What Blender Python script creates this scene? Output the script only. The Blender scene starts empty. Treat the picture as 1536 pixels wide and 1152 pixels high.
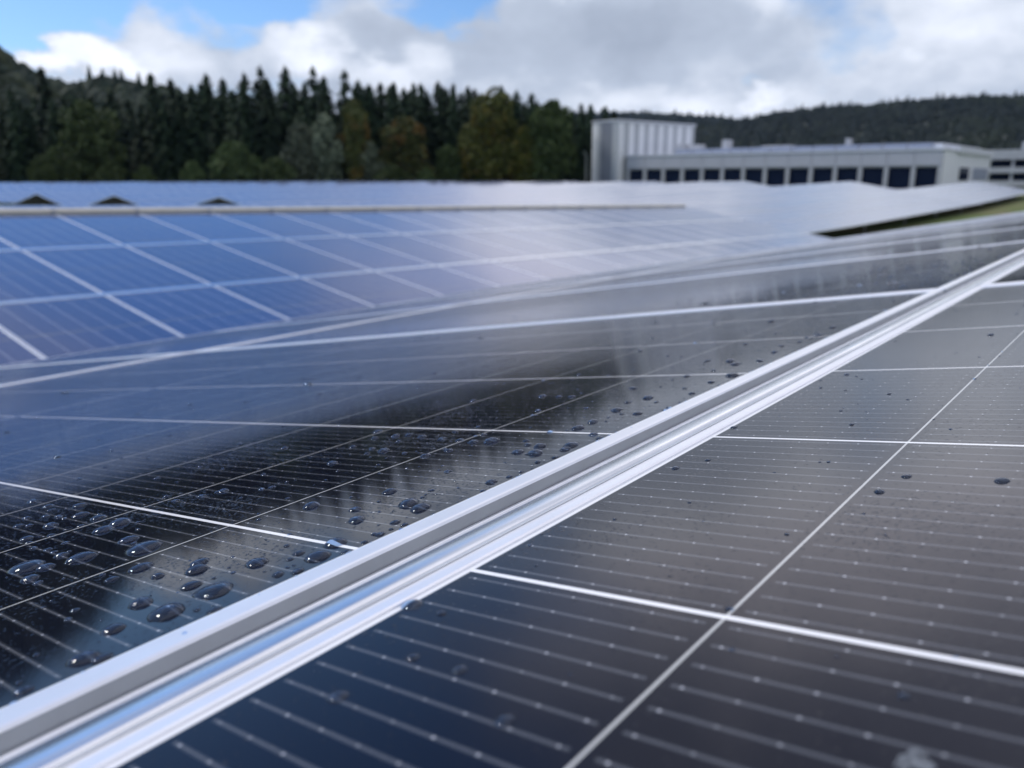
import bpy, bmesh, math, random
from mathutils import Vector, Matrix
S = bpy.context.scene
COL = S.collection
R = math.radians
rnd = random.Random(7)

# ------------------------------------------------------------------ camera
FPX = 1194.28
cam_d = bpy.data.cameras.new("camera")
cam = bpy.data.objects.new("camera", cam_d)
COL.objects.link(cam)
PIT, YAW, ROLL = 0.252096, 0.685381, -0.002133
CAM = Vector((-0.179860, -0.167978, 0.127355))
Fw = Vector((math.cos(YAW) * math.cos(PIT), math.sin(YAW) * math.cos(PIT), -math.sin(PIT)))
Rt = Vector((math.sin(YAW), -math.cos(YAW), 0))
Up = Rt.cross(Fw)
R2 = Rt * math.cos(ROLL) + Up * math.sin(ROLL)
U2 = Up * math.cos(ROLL) - Rt * math.sin(ROLL)
cam.matrix_world = Matrix(((R2.x, U2.x, -Fw.x, CAM.x), (R2.y, U2.y, -Fw.y, CAM.y), (R2.z, U2.z, -Fw.z, CAM.z), (0, 0, 0, 1)))
cam_d.sensor_width = 36
cam_d.sensor_fit = 'HORIZONTAL'
cam_d.lens = FPX / 1536 * 36
cam_d.clip_start = 0.01
cam_d.clip_end = 6000
cam_d.dof.use_dof = True
cam_d.dof.focus_distance = 0.37
cam_d.dof.aperture_fstop = 10.5
S.camera = cam

# ------------------------------------------------------------------ light, sky, exposure
S.view_settings.view_transform = 'Standard'
S.view_settings.look = 'None'
S.view_settings.exposure = 0.0
S.view_settings.gamma = 1.0
S.view_settings.use_curve_mapping = False
SUN_AZ, SUN_EL = R(112), R(46)
sun_dir = Vector((math.cos(SUN_AZ) * math.cos(SUN_EL), math.sin(SUN_AZ) * math.cos(SUN_EL), math.sin(SUN_EL)))
sd = bpy.data.lights.new("sun", 'SUN')
sd.energy = 2.2
sd.angle = R(14)
sd.color = (1.0, 0.95, 0.88)
so = bpy.data.objects.new("sun", sd)
so.rotation_euler = sun_dir.to_track_quat('Z', 'Y').to_euler()
so.location = (0, 0, 60)
COL.objects.link(so)


class NG:
    """tiny helper to write node graphs as expressions"""
    def __init__(s, tree):
        s.t = tree; s.n = tree.nodes; s.l = tree.links
    def node(s, kind, **kw):
        n = s.n.new(kind)
        for k, v in kw.items(): setattr(n, k, v)
        return n
    def put(s, sock, v):
        if isinstance(v, bpy.types.NodeSocket): s.l.new(v, sock)
        elif isinstance(v, (tuple, list)) and sock.type == 'RGBA' and len(v) == 3: sock.default_value = (*v, 1)
        else: sock.default_value = v
    def m(s, op, a, b=None, c=None, clamp=False):
        n = s.node('ShaderNodeMath', operation=op, use_clamp=clamp)
        s.put(n.inputs[0], a)
        if b is not None: s.put(n.inputs[1], b)
        if c is not None: s.put(n.inputs[2], c)
        return n.outputs[0]
    def vm(s, op, a, b=None, out=0):
        n = s.node('ShaderNodeVectorMath', operation=op)
        s.put(n.inputs[0], a)
        if b is not None: s.put(n.inputs[1], b)
        return n.outputs[out]
    def sstep(s, v, lo, hi, a=0.0, b=1.0):
        n = s.node('ShaderNodeMapRange', interpolation_type='SMOOTHSTEP')
        s.put(n.inputs[0], v)
        for i, x in ((1, lo), (2, hi), (3, a), (4, b)): s.put(n.inputs[i], x)
        return n.outputs[0]
    def mix(s, f, a, b, blend='MIX'):
        n = s.node('ShaderNodeMix', data_type='RGBA', blend_type=blend)
        s.put(n.inputs[0], f); s.put(n.inputs[6], a); s.put(n.inputs[7], b)
        return n.outputs[2]
    def noise(s, vec, scale, detail=3, rough=0.5, out=0):
        n = s.node('ShaderNodeTexNoise')
        if vec is not None: s.put(n.inputs['Vector'], vec)
        s.put(n.inputs['Scale'], scale); s.put(n.inputs['Detail'], detail); s.put(n.inputs['Roughness'], rough)
        return n.outputs[out]
    def xyz(s, v):
        n = s.node('ShaderNodeSeparateXYZ'); s.put(n.inputs[0], v); return n.outputs
    def comb(s, x, y, z=0.0):
        n = s.node('ShaderNodeCombineXYZ')
        for i, v in enumerate((x, y, z)): s.put(n.inputs[i], v)
        return n.outputs[0]


W = bpy.data.worlds.new("World")
S.world = W
W.use_nodes = True
W.node_tree.nodes.clear()
g = NG(W.node_tree)
STR = 0.1
sky = g.node('ShaderNodeTexSky', sky_type='NISHITA')
sky.sun_disc = False
sky.sun_elevation = SUN_EL
sky.sun_rotation = math.atan2(sun_dir.x, sun_dir.y)
sky.air_density = 1.0; sky.dust_density = 0.3; sky.ozone_density = 2.0
tc = g.node('ShaderNodeTexCoord')
D0 = g.vm('NORMALIZE', tc.outputs['Generated'])
wv = g.noise(g.vm('MULTIPLY', D0, (1, 1, 1.8)), 9.0, 5, 0.6, out=1)
wv2 = g.vm('MULTIPLY', g.vm('SUBTRACT', wv, (0.5, 0.5, 0.5)), (0.115, 0.115, 0.085))
D1 = g.vm('ADD', D0, wv2)
dx, dy, dz = g.xyz(D1)[0], g.xyz(D1)[1], g.xyz(D1)[2]
az = g.m('MULTIPLY', g.m('ARCTAN2', dy, dx), 57.29578)
el = g.m('MULTIPLY', g.m('ARCSINE', g.m('MINIMUM', g.m('MAXIMUM', dz, -1), 1)), 57.29578)
AE = g.comb(az, el, 0.0)
# bodies of cloud and holes of blue in the sky: azimuth, elevation, half sizes (degrees), density, brightness
CLOUDS = [(68.0, 9.6, 4.5, 1.9, -0.7, 0), (55.8, 11.2, 3.2, 1.7, -0.6, 0), (43.5, 11.0, 4.6, 1.7, -0.55, 0.0), (22.9, 6.2, 1.1, 0.3, -0.3, 0), (14.4, 6.9, 0.8, 0.4, -0.15, 0.15),
          (61.2, 8.0, 3.5, 2.3, 0.5, 0.05), (53.6, 8.0, 2.9, 1.8, 0.5, 0.45), (66.1, 8.6, 2.1, 0.7, 0.35, -0.05), (66.8, 6.8, 4.6, 0.6, 0.5, 0.5), (48.0, 9.3, 3.4, 1.5, 0.45, -0.25),
          (48.5, 6.8, 4.8, 1.2, 0.4, 0.4), (41.4, 7.5, 5.8, 1.9, 0.4, -0.12), (44.9, 8.3, 1.5, 1.2, 0.35, 0.35), (29.0, 9.6, 9.4, 2.2, 0.5, -0.2), (22.2, 5.5, 1.1, 0.6, 0.5, 0.35),
          (25.6, 8.3, 3.8, 1.6, 0.4, 0.15), (13.2, 9.4, 2.1, 1.1, 0.4, 0.0), (28.8, 5.1, 8.7, 1.1, 0.4, 0.25), (12.8, 5.9, 5.4, 1.1, 0.4, 0.1), (58.2, 6.9, 6.8, 1.2, 0.4, 0.15),
          (18, 19, 30, 6.5, 0.4, 0.85), (30, 15.0, 20, 3.6, 0.3, 0.75), (72, 31, 9, 6, 0.0, -0.5)]
n1 = g.noise(g.vm('MULTIPLY', D0, (1, 1, 1.7)), 5.0, 8, 0.58)
n2 = g.noise(g.vm('MULTIPLY', D0, (1, 1, 1.6)), 7.0, 6, 0.55)
n3 = g.noise(g.vm('MULTIPLY', D0, (1, 1, 2.2)), 2.2, 4, 0.5)
dens = g.m('MULTIPLY_ADD', n1, 1.6, -0.42)
dens = g.m('ADD', dens, g.sstep(g.m('MULTIPLY_ADD', n3, 34.0, g.m('SUBTRACT', az, 17.0)), 34, 52, 0.30, -0.02))
dens = g.m('ADD', dens, g.sstep(el, 4.5, 8.5, 0.3, 0.0))
dens = g.m('ADD', dens, g.sstep(el, 35, 60, 0.0, -0.12))
bri = g.m('ADD', g.m('MULTIPLY_ADD', n2, 1.7, -0.85), g.m('MULTIPLY_ADD', n3, 0.8, -0.4))
for (u0, v0, ru, rv, dd, bb) in CLOUDS:
    q = g.vm('LENGTH', g.vm('MULTIPLY', g.vm('SUBTRACT', AE, (u0, v0, 0)), (1 / ru, 1 / rv, 0)), out=1)
    w = g.sstep(q, 0.25, 1.35, 1.0, 0.0)
    dens = g.m('MULTIPLY_ADD', w, dd, dens)
    if bb: bri = g.m('MULTIPLY_ADD', w, bb, bri)
low = g.sstep(dens, 0.22, 0.70)
# higher up: blue to the left, thinning cloud to the right, bright broken cloud overhead
side = g.m('ADD', g.m('MULTIPLY_ADD', g.m('ADD', n1, n3), 22.0, az), g.m('MULTIPLY', el, -0.25))
high = g.sstep(side, 50, 68, 1.0, 0.0)
high = g.m('MAXIMUM', high, g.sstep(g.vm('LENGTH', g.vm('MULTIPLY', g.vm('SUBTRACT', AE, (72, 31, 0)), (1 / 10.0, 1 / 6.0, 0)), out=1), 0.8, 1.25, 0.85, 0.0))
zen = g.m('MULTIPLY', g.sstep(el, 34, 50), g.sstep(n1, 0.36, 0.56))
leftb = g.sstep(g.vm('LENGTH', g.vm('MULTIPLY', g.vm('SUBTRACT', AE, (78, 45, 0)), (1 / 42.0, 1 / 38.0, 0)), out=1), 0.75, 1.05, 1.0, 0.0)
high = g.m('MAXIMUM', high, g.m('MULTIPLY', zen, g.m('MULTIPLY_ADD', leftb, -0.85, 1.0)))
bri = g.m('ADD', bri, g.sstep(el, 33, 48, 0.0, 0.55))
mixh = g.sstep(el, 11, 15)
cover = g.m('ADD', g.m('MULTIPLY', low, g.m('SUBTRACT', 1.0, mixh)), g.m('MULTIPLY', high, mixh))
ramp = g.node('ShaderNodeValToRGB')
cr = ramp.color_ramp
cr.elements[0].position = 0.0; cr.elements[0].color = (0.34, 0.40, 0.52, 1)
cr.elements[1].position = 1.0; cr.elements[1].color = (1.35, 1.39, 1.50, 1)
e = cr.elements.new(0.40); e.color = (0.52, 0.595, 0.735, 1)
g.put(ramp.inputs[0], g.m('MULTIPLY_ADD', bri, 0.57, 0.42))
cl = g.vm('SCALE', ramp.outputs[0]); cl.node.inputs[3].default_value = 1.0 / STR
blue = g.vm('MULTIPLY', sky.outputs[0], (0.9, 1.15, 1.5))
cl = g.mix(g.sstep(el, 12, 17), cl, g.vm('MULTIPLY', cl, (1.03, 0.97, 1.0)))
colr = g.mix(cover, blue, cl)
bg = g.node('ShaderNodeBackground')
g.put(bg.inputs[0], colr); bg.inputs[1].default_value = STR
wo = g.node('ShaderNodeOutputWorld')
g.l.new(bg.outputs[0], wo.inputs[0])
W.cycles.sampling_method = 'MANUAL'
W.cycles.sample_map_resolution = 1024
S.cycles.max_bounces = 8
S.cycles.use_denoising = True

# ------------------------------------------------------------------ helpers
def tag(o, label=None, cat=None, group=None, kind=None):
    for k, v in (('label', label), ('category', cat), ('group', group), ('kind', kind)):
        if v: o[k] = v
    return o


def mesh(name, V, Fc, mats=(), uv=None, smooth=False, midx=None):
    me = bpy.data.meshes.new(name)
    me.from_pydata([tuple(v) for v in V], [], Fc)
    for m in mats: me.materials.append(m)
    if uv is not None:
        ul = me.uv_layers.new(name="UVMap")
        for i, c in enumerate(uv): ul.data[i].uv = c
    if midx is not None: me.polygons.foreach_set('material_index', midx)
    if smooth: me.polygons.foreach_set('use_smooth', [True] * len(Fc))
    me.update()
    return me


def obj(name, me, parent=None, mw=None):
    o = bpy.data.objects.new(name, me)
    COL.objects.link(o)
    if mw is not None: o.matrix_world = mw
    if parent is not None: o.parent = parent
    return o


def empty(name, loc=(0, 0, 0), mw=None):
    o = bpy.data.objects.new(name, None)
    COL.objects.link(o)
    o.empty_display_size = 0.2
    if mw is not None: o.matrix_world = mw
    else: o.location = loc
    return o


class MB:
    """mesh builder collecting boxes, tubes and strips"""
    def __init__(s): s.V = []; s.F = []; s.I = []
    def quad(s, a, b, c, d, mi=0):
        n = len(s.V); s.V += [a, b, c, d]; s.F.append((n, n + 1, n + 2, n + 3)); s.I.append(mi)
    def box(s, x0, x1, y0, y1, z0, z1, mi=0):
        n = len(s.V)
        s.V += [(x, y, z) for z in (z0, z1) for y in (y0, y1) for x in (x0, x1)]
        for f in ((0, 2, 3, 1), (4, 5, 7, 6), (0, 1, 5, 4), (2, 6, 7, 3), (0, 4, 6, 2), (1, 3, 7, 5)):
            s.F.append(tuple(n + i for i in f)); s.I.append(mi)
    def tube(s, p0, p1, r0, r1, n=8, mi=0):
        p0, p1 = Vector(p0), Vector(p1); d = (p1 - p0).normalized()
        a = d.orthogonal().normalized(); b = d.cross(a); k = len(s.V)
        for p, r in ((p0, r0), (p1, r1)):
            for i in range(n):
                t = 2 * math.pi * i / n
                s.V.append(p + a * (r * math.cos(t)) + b * (r * math.sin(t)))
        for i in range(n):
            j = (i + 1) % n
            s.F.append((k + i, k + j, k + n + j, k + n + i)); s.I.append(mi)
        s.F.append(tuple(k + i for i in range(n))[::-1]); s.I.append(mi)
        s.F.append(tuple(k + n + i for i in range(n))); s.I.append(mi)
    def build(s, name, mats, parent=None, mw=None, smooth=False):
        if not isinstance(mats, (list, tuple)): mats = [mats]
        return obj(name, mesh(name, s.V, s.F, mats, smooth=smooth, midx=s.I), parent, mw)


def mat(name):
    m = bpy.data.materials.new(name); m.use_nodes = True
    t = m.node_tree; t.nodes.clear(); g = NG(t)
    b = g.node('ShaderNodeBsdfPrincipled'); o = g.node('ShaderNodeOutputMaterial')
    t.links.new(b.outputs[0], o.inputs[0])
    return m, g, b


def simple(name, c, rough=0.6, metal=0.0, spec=0.5, var=0.12, scale=3.0, bump=0.0, c2=None):
    m, g, b = mat(name)
    t = g.node('ShaderNodeTexCoord').outputs['Object']
    n = g.noise(t, scale, 5, 0.6)
    c2 = c2 or tuple(x * (1 - var) for x in c)
    g.put(b.inputs['Base Color'], g.mix(g.sstep(n, 0.35, 0.65), c, c2))
    g.put(b.inputs['Roughness'], g.m('MULTIPLY_ADD', n, 0.12, rough - 0.06))
    b.inputs['Metallic'].default_value = metal
    b.inputs['Specular IOR Level'].default_value = spec
    if bump:
        bp = g.node('ShaderNodeBump'); bp.inputs['Strength'].default_value = bump
        bp.inputs['Distance'].default_value = 0.02
        g.put(bp.inputs['Height'], g.noise(t, scale * 8, 4)); g.put(b.inputs['Normal'], bp.outputs[0])
    return m


# ------------------------------------------------------------------ solar panel materials
PW, PL = 1.134, 1.8864            # outer size of one panel
LIP = 0.0125
CU, CV = 0.1848, 0.0917           # cell width, half-cell length
U0 = (PW - 6 * CU) / 2
V0 = LIP + 0.002


def cell_mat(name, near, film=0.0):
    m, g, b = mat(name)
    uv = g.node('ShaderNodeUVMap'); uv.uv_map = "UVMap"
    X = g.xyz(uv.outputs[0])
    u, v = X[0], X[1]
    oi = g.node('ShaderNodeObjectInfo')
    # distance to the string gaps (constant u) and half-cell gaps (constant v), in metres
    fu = g.m('DIVIDE', g.m('SUBTRACT', u, U0), CU)
    du = g.m('MULTIPLY', g.m('ABSOLUTE', g.m('SUBTRACT', fu, g.m('ROUND', fu))), CU)
    vm = g.m('SUBTRACT', PL / 2, g.m('ABSOLUTE', g.m('SUBTRACT', v, PL / 2)))   # mirrored about the mid gap
    fv = g.m('DIVIDE', g.m('SUBTRACT', vm, V0), CV)
    dv = g.m('MULTIPLY', g.m('ABSOLUTE', g.m('SUBTRACT', fv, g.m('ROUND', fv))), CV)
    mid = g.m('GREATER_THAN', vm, V0 + 10 * CV)
    edge = g.m('MAXIMUM', g.m('LESS_THAN', vm, V0), g.m('GREATER_THAN', g.m('ABSOLUTE', g.m('SUBTRACT', u, PW / 2)), PW / 2 - U0))
    gu = g.sstep(du, 0.0009, 0.0013, 1, 0)
    gv = g.sstep(dv, 0.00035, 0.0006, 1, 0)
    # busbars, 18 per cell, with solder beads
    bu = g.m('FRACT', fu)
    bb = g.m('SUBTRACT', g.m('MULTIPLY', bu, 18), 0.5)
    db = g.m('MULTIPLY', g.m('ABSOLUTE', g.m('SUBTRACT', bb, g.m('ROUND', bb))), CU / 18)
    vh = g.m('MULTIPLY', g.m('FRACT', fv), CV)
    inner = g.m('MULTIPLY', g.sstep(vh, 0.003, 0.0035), g.sstep(vh, CV - 0.0035, CV - 0.003, 1, 0))
    bus = g.m('MULTIPLY', g.sstep(db, 0.00012, 0.00030, 1, 0), inner)
    rail = g.m('MULTIPLY', g.sstep(g.m('ABSOLUTE', g.m('SUBTRACT', db, 0.00062)), 0.00010, 0.00022, 1, 0), inner)
    pv = g.m('DIVIDE', g.m('SUBTRACT', vh, 0.006), 0.01328)
    dp = g.m('MULTIPLY', g.m('ABSOLUTE', g.m('SUBTRACT', pv, g.m('ROUND', pv))), 0.01328)
    padd = g.m('SQRT', g.m('ADD', g.m('POWER', dp, 2), g.m('POWER', db, 2)))
    pos0 = g.comb(u, v, g.m('MULTIPLY', oi.outputs['Random'], 40))
    pad = g.m('MULTIPLY', g.sstep(padd, 0.00028, 0.00060, 1, 0), inner)
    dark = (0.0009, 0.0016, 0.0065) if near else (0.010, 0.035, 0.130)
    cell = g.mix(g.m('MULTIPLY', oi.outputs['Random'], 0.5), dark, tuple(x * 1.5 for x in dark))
    if near:
        fing = g.m('SINE', g.m('MULTIPLY', v, 2 * math.pi / 0.00115))
        cell = g.mix(g.sstep(fing, 0.2, 0.95), cell, (0.006, 0.007, 0.013))
    c = g.mix(g.m('MULTIPLY', rail, 0.35), cell, (0.13, 0.15, 0.18))
    c = g.mix(g.m('MULTIPLY', bus, 0.65), c, (0.17, 0.18, 0.20))
    c = g.mix(g.m('MULTIPLY', pad, g.sstep(g.noise(pos0, 130.0, 1), 0.3, 0.7, 0.25, 0.9)), c, (0.52, 0.54, 0.58))
    c = g.mix(gv, c, (0.46, 0.47, 0.46))
    c = g.mix(gu, c, (0.78, 0.79, 0.80))
    c = g.mix(mid, c, (0.10, 0.115, 0.15))
    c = g.mix(edge, c, (0.74, 0.75, 0.77))
    # a film of dust, uneven
    pos = g.comb(u, v, g.m('MULTIPLY', oi.outputs['Random'], 40))
    d1 = g.noise(pos, 3.0, 5, 0.6)
    dust = g.m('MULTIPLY', g.sstep(d1, 0.3, 0.8), 0.018)
    if near:
        sp = g.noise(pos, 900.0, 2, 0.5)
        spk = g.m('MULTIPLY', g.sstep(sp, 0.66, 0.74), 0.025)
        dust = g.m('ADD', dust, spk)
    c = g.mix(dust, c, (0.16, 0.15, 0.14))
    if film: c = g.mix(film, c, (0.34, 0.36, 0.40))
    g.put(b.inputs['Base Color'], c)
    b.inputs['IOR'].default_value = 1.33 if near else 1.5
    b.inputs['Specular IOR Level'].default_value = 0.5
    if near:
        r0 = g.noise(pos, 5.0, 4, 0.6)
        g.put(b.inputs['Roughness'], g.m('ADD', g.m('MULTIPLY_ADD', r0, 0.03, 0.050), g.sstep(g.m('ADD', u, g.m('MULTIPLY', v, 0.25)), 0.30, 0.95, 0.0, 0.09)))
        bp = g.node('ShaderNodeBump'); bp.inputs['Strength'].default_value = 0.5
        bp.inputs['Distance'].default_value = 0.000024
        dew = g.sstep(g.noise(pos, 640.0, 1, 0.5), g.sstep(g.noise(pos, 14.0, 3), 0.40, 0.68, 0.70, 0.56), 0.76)
        g.put(bp.inputs['Height'], g.m('MULTIPLY_ADD', dew, 4.5, g.noise(pos, 850.0, 2, 0.6)))
        g.put(b.inputs['Normal'], bp.outputs[0])
    else:
        b.inputs['Roughness'].default_value = 0.11
    return m


M_near = cell_mat("panel_glass_near", True)
M_far = cell_mat("panel_glass_far", False)
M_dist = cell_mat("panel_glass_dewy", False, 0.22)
M_alu = simple("anodised_aluminium", (0.90, 0.91, 0.93), 0.30, 0.6, var=0.05, scale=30)
M_alu_shade = simple("aluminium_side_shade", (0.34, 0.36, 0.38), 0.45, 0.35, var=0.08, scale=30)  # same frame aluminium, shade on its outer sides painted in as darker grey
M_cap = simple("polished_aluminium", (0.84, 0.86, 0.87), 0.21, 0.95, var=0.10, scale=14)
M_back = simple("panel_backsheet", (0.02, 0.02, 0.022), 0.6)
M_cream = simple("cream_sheet_metal", (0.50, 0.485, 0.43), 0.5, 0.0, scale=4)
M_steel = simple("galvanised_steel", (0.42, 0.43, 0.44), 0.45, 0.8, scale=8)

# water, with the drops' refracted sky blue painted into its base colour
M_water, g, b = mat("sky_tinted_water")
b.inputs['Base Color'].default_value = (0.45, 0.66, 1.0, 1)
b.inputs['Transmission Weight'].default_value = 0.972
b.inputs['IOR'].default_value = 1.36
b.inputs['Roughness'].default_value = 0.0


def leaf_mat(name, ca, cb, cc=None, scale=0.25, hue=0.015):
    m, g, b = mat(name)
    t = g.node('ShaderNodeTexCoord').outputs['Object']
    oi = g.node('ShaderNodeObjectInfo')
    p = g.vm('ADD', t, g.comb(g.m('MULTIPLY', oi.outputs['Random'], 57), 0, 0))
    c = g.mix(g.sstep(g.noise(p, scale * 4, 4, 0.65), 0.36, 0.64), ca, cb)
    if cc: c = g.mix(g.sstep(g.noise(p, scale, 3, 0.6), 0.50, 0.62), c, cc)
    hs = g.node('ShaderNodeHueSaturation')
    g.put(hs.inputs['Hue'], g.m('MULTIPLY_ADD', oi.outputs['Random'], hue, 0.5 - hue / 2))
    g.put(hs.inputs['Value'], g.m('MULTIPLY_ADD', oi.outputs['Random'], 0.5, 0.75))
    g.put(hs.inputs['Color'], c)
    g.put(b.inputs['Base Color'], hs.outputs[0])
    b.inputs['Roughness'].default_value = 0.75
    b.inputs['Specular IOR Level'].default_value = 0.2
    return m


M_spruce = leaf_mat("spruce_needles", (0.010, 0.025, 0.012), (0.028, 0.052, 0.022))
M_leaf = leaf_mat("green_leaves", (0.034, 0.056, 0.018), (0.075, 0.105, 0.036))
M_olive = leaf_mat("turning_leaves", (0.042, 0.058, 0.016), (0.085, 0.095, 0.026), (0.15, 0.095, 0.024))
M_yellow = leaf_mat("yellowing_leaves", (0.058, 0.080, 0.018), (0.120, 0.135, 0.030), (0.17, 0.145, 0.028))
M_willow = leaf_mat("willow_leaves", (0.080, 0.105, 0.070), (0.155, 0.185, 0.120))
M_bark = simple("bark", (0.07, 0.055, 0.042), 0.9, scale=6, bump=0.3)
M_wood_far = leaf_mat("far_wood", (0.005, 0.011, 0.009), (0.009, 0.016, 0.011), (0.012, 0.020, 0.010), scale=0.012)

M_wood_left = leaf_mat("hillside_leaves", (0.009, 0.018, 0.010), (0.020, 0.032, 0.016), (0.028, 0.036, 0.014), scale=0.03)

# ------------------------------------------------------------------ terrain
def lerp_tab(t, x):
    if x <= t[0][0]: return t[0][1]
    for (a, p), (b, q) in zip(t, t[1:]):
        if x <= b: return p + (q - p) * (x - a) / (b - a)
    return t[-1][1]


def sm(a, b, x):
    t = min(1, max(0, (x - a) / (b - a))); return t * t * (3 - 2 * t)


ZB = [(26, -1.10), (40, -1.08), (69, -0.80), (91, -0.42), (104, -0.20)]
ZY = [(17, 0.0), (31, 0.02), (44, 0.22), (70, 0.15), (95, 0.5), (137, 0.85)]
def zr(x, y):                                   # ridge height of the far rows
    return min(-0.22, lerp_tab(ZB, x) + lerp_tab(ZY, y))


def zg(x, y):
    F = zr(x, y) - 1.6
    t2 = -1.85 - 0.022 * min(25, max(0, x))
    mid = t2 + (F - t2) * sm(22, 30, x)
    z = -1.3 + (mid + 1.3) * sm(3, 6, y)
    z = z + (F - z) * sm(12, 17, y)
    d = math.hypot(x, y)
    return z + (-2.2 - z) * sm(150, 260, d)


def axis():
    a = [-3000, -2000, -1200, -700, -400, -250, -160, -110, -80]
    x = -60
    while x < 160: a.append(x); x += 3
    return a + [170, 190, 230, 300, 420, 700, 1200, 2000, 3000]


ax = axis()
nX = len(ax)
V = [(x, y, zg(x, y)) for y in ax for x in ax]
Fc = [(j * nX + i, j * nX + i + 1, (j + 1) * nX + i + 1, (j + 1) * nX + i) for j in range(nX - 1) for i in range(nX - 1)]
M_grass, g, b = mat("meadow_grass")
t = g.node('ShaderNodeTexCoord').outputs['Object']
nA = g.noise(t, 0.12, 5, 0.6); nB = g.noise(t, 2.5, 6, 0.7)
c = g.mix(g.sstep(nB, 0.3, 0.7), (0.040, 0.078, 0.008), (0.095, 0.130, 0.014))
c = g.mix(g.sstep(nA, 0.5, 0.68), c, (0.15, 0.115, 0.055))
g.put(b.inputs['Base Color'], c); b.inputs['Roughness'].default_value = 0.9
bp = g.node('ShaderNodeBump'); bp.inputs['Strength'].default_value = 0.6; bp.inputs['Distance'].default_value = 0.08
g.put(bp.inputs['Height'], g.noise(t, 9, 4)); g.put(b.inputs['Normal'], bp.outputs[0])
tag(obj("ground", mesh("ground", V, Fc, [M_grass], smooth=True)), kind='structure')


# ------------------------------------------------------------------ solar panels
def rect(i, n): return [(i, i, n), (PW - i, i, n), (PW - i, PL - i, n), (i, PL - i, n)]


def frame_mesh():
    loops = [rect(0.028, -0.0352), rect(0, -0.035), rect(0, -0.0015), rect(0.0005, -0.0004), rect(0.0015, 0), rect(LIP - 0.0012, 0), rect(LIP - 0.0003, -0.0005), rect(LIP, -0.0025)]
    V, Fc = [], []
    for L in loops: V += L
    for k in range(len(loops) - 1):
        for i in range(4):
            j = (i + 1) % 4
            Fc.append((4 * k + i, 4 * k + j, 4 * k + 4 + j, 4 * k + 4 + i))
    return mesh("frame", V, Fc, [M_alu, M_alu_shade], midx=[1] * 8 + [0] * (len(Fc) - 8))


def glass_mesh(m):
    i = 0.006
    V = rect(i, -0.0064) + rect(i, -0.0012)
    Fc = [(4, 5, 6, 7), (3, 2, 1, 0)] + [(k, (k + 1) % 4, 4 + (k + 1) % 4, 4 + k) for k in range(4)]
    uv = []
    for f in Fc: uv += [(V[q][0], V[q][1]) for q in f]
    me = mesh("glass", V, Fc, [m, M_back], uv=uv, midx=[0, 1, 1, 1, 1, 1])
    return me


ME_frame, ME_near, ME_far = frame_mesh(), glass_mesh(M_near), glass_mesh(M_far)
ORD = "first second third fourth fifth sixth seventh eighth ninth tenth eleventh twelfth thirteenth fourteenth fifteenth sixteenth seventeenth eighteenth nineteenth twentieth".split()
def ordn(i):
    if i < 20: return ORD[i]
    tens = ["", "", "twenty", "thirty", "forty", "fifty", "sixty"][(i + 1) // 10]; r = (i + 1) % 10
    return tens + "-" + ORD[r - 1] if r else {"thirty": "thirtieth", "forty": "fortieth", "fifty": "fiftieth", "sixty": "sixtieth"}[tens]


def panel(mw, near, label, group):
    e = empty("solar_panel", mw=mw)
    tag(e, label, "solar panel", group)
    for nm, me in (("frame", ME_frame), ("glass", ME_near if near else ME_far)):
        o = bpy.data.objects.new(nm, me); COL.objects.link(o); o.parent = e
    return e


def basis(o, ex, ev, en):
    return Matrix(((ex.x, ev.x, en.x, o.x), (ex.y, ev.y, en.y, o.y), (ex.z, ev.z, en.z, o.z), (0, 0, 0, 1)))


# near array: plane through the origin, sloping down away from the camera
AL = 0.176238
EX = Vector((1, 0, 0)); EB = Vector((0, math.cos(AL), -math.sin(AL))); EN = Vector((0, math.sin(AL), math.cos(AL)))
def P1(a, b, n=0.0): return EX * a + EB * b + EN * n
PITCH, RPITCH = 1.144, 1.92
ABEND, DIP = 4.374, R(0.62)              # beyond here the array follows the ground down a little
EXd = Vector((math.cos(DIP), 0, -math.sin(DIP)))
ENd = EXd.cross(EB).normalized()
def Pd(a, b, n=0.0): return P1(a, b, n) if a <= ABEND else EX * ABEND + EXd * (a - ABEND) + EB * b + ENd * n
def near_basis(a, b): return basis(Pd(a, b), EX, EB, EN) if a < ABEND - 0.1 else basis(Pd(a, b), EXd, EB, ENd)
A0 = 0.943 + 0.005 - PITCH               # left edge of the panel column nearest the camera
B_A, B_B, B_C = 0.0125 - PL, 0.0446, 0.0446 + RPITCH
for k in range(-1, 12):
    lab = {-1: "dark solar panel filling the lower right foreground, right of the thick silver rail",
           0: "dark panel just beyond the first cross seam, right of the thick silver rail"}.get(k, f"dark solar panel right of the silver rail, {ordn(k + 1)} along from the camera")
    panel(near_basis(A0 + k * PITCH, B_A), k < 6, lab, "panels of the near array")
for row, bb, rn in ((0, B_B, "row below the thick silver rail"), (1, B_C, "lowest row of the near array")):
    for k in range(-1, 30):
        if row == 0 and k == -1: lab = "dark wet solar panel covered in big water drops, left of the thick silver rail"
        elif row == 0 and k == 0: lab = "grey wet solar panel behind the drop-covered one, beyond its far cross seam"
        else: lab = f"dark panel in the {rn}, {ordn(k + 1)} column from left"
        panel(near_basis(A0 + k * PITCH, bb), k < 6, lab, "panels of the near array")

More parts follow.
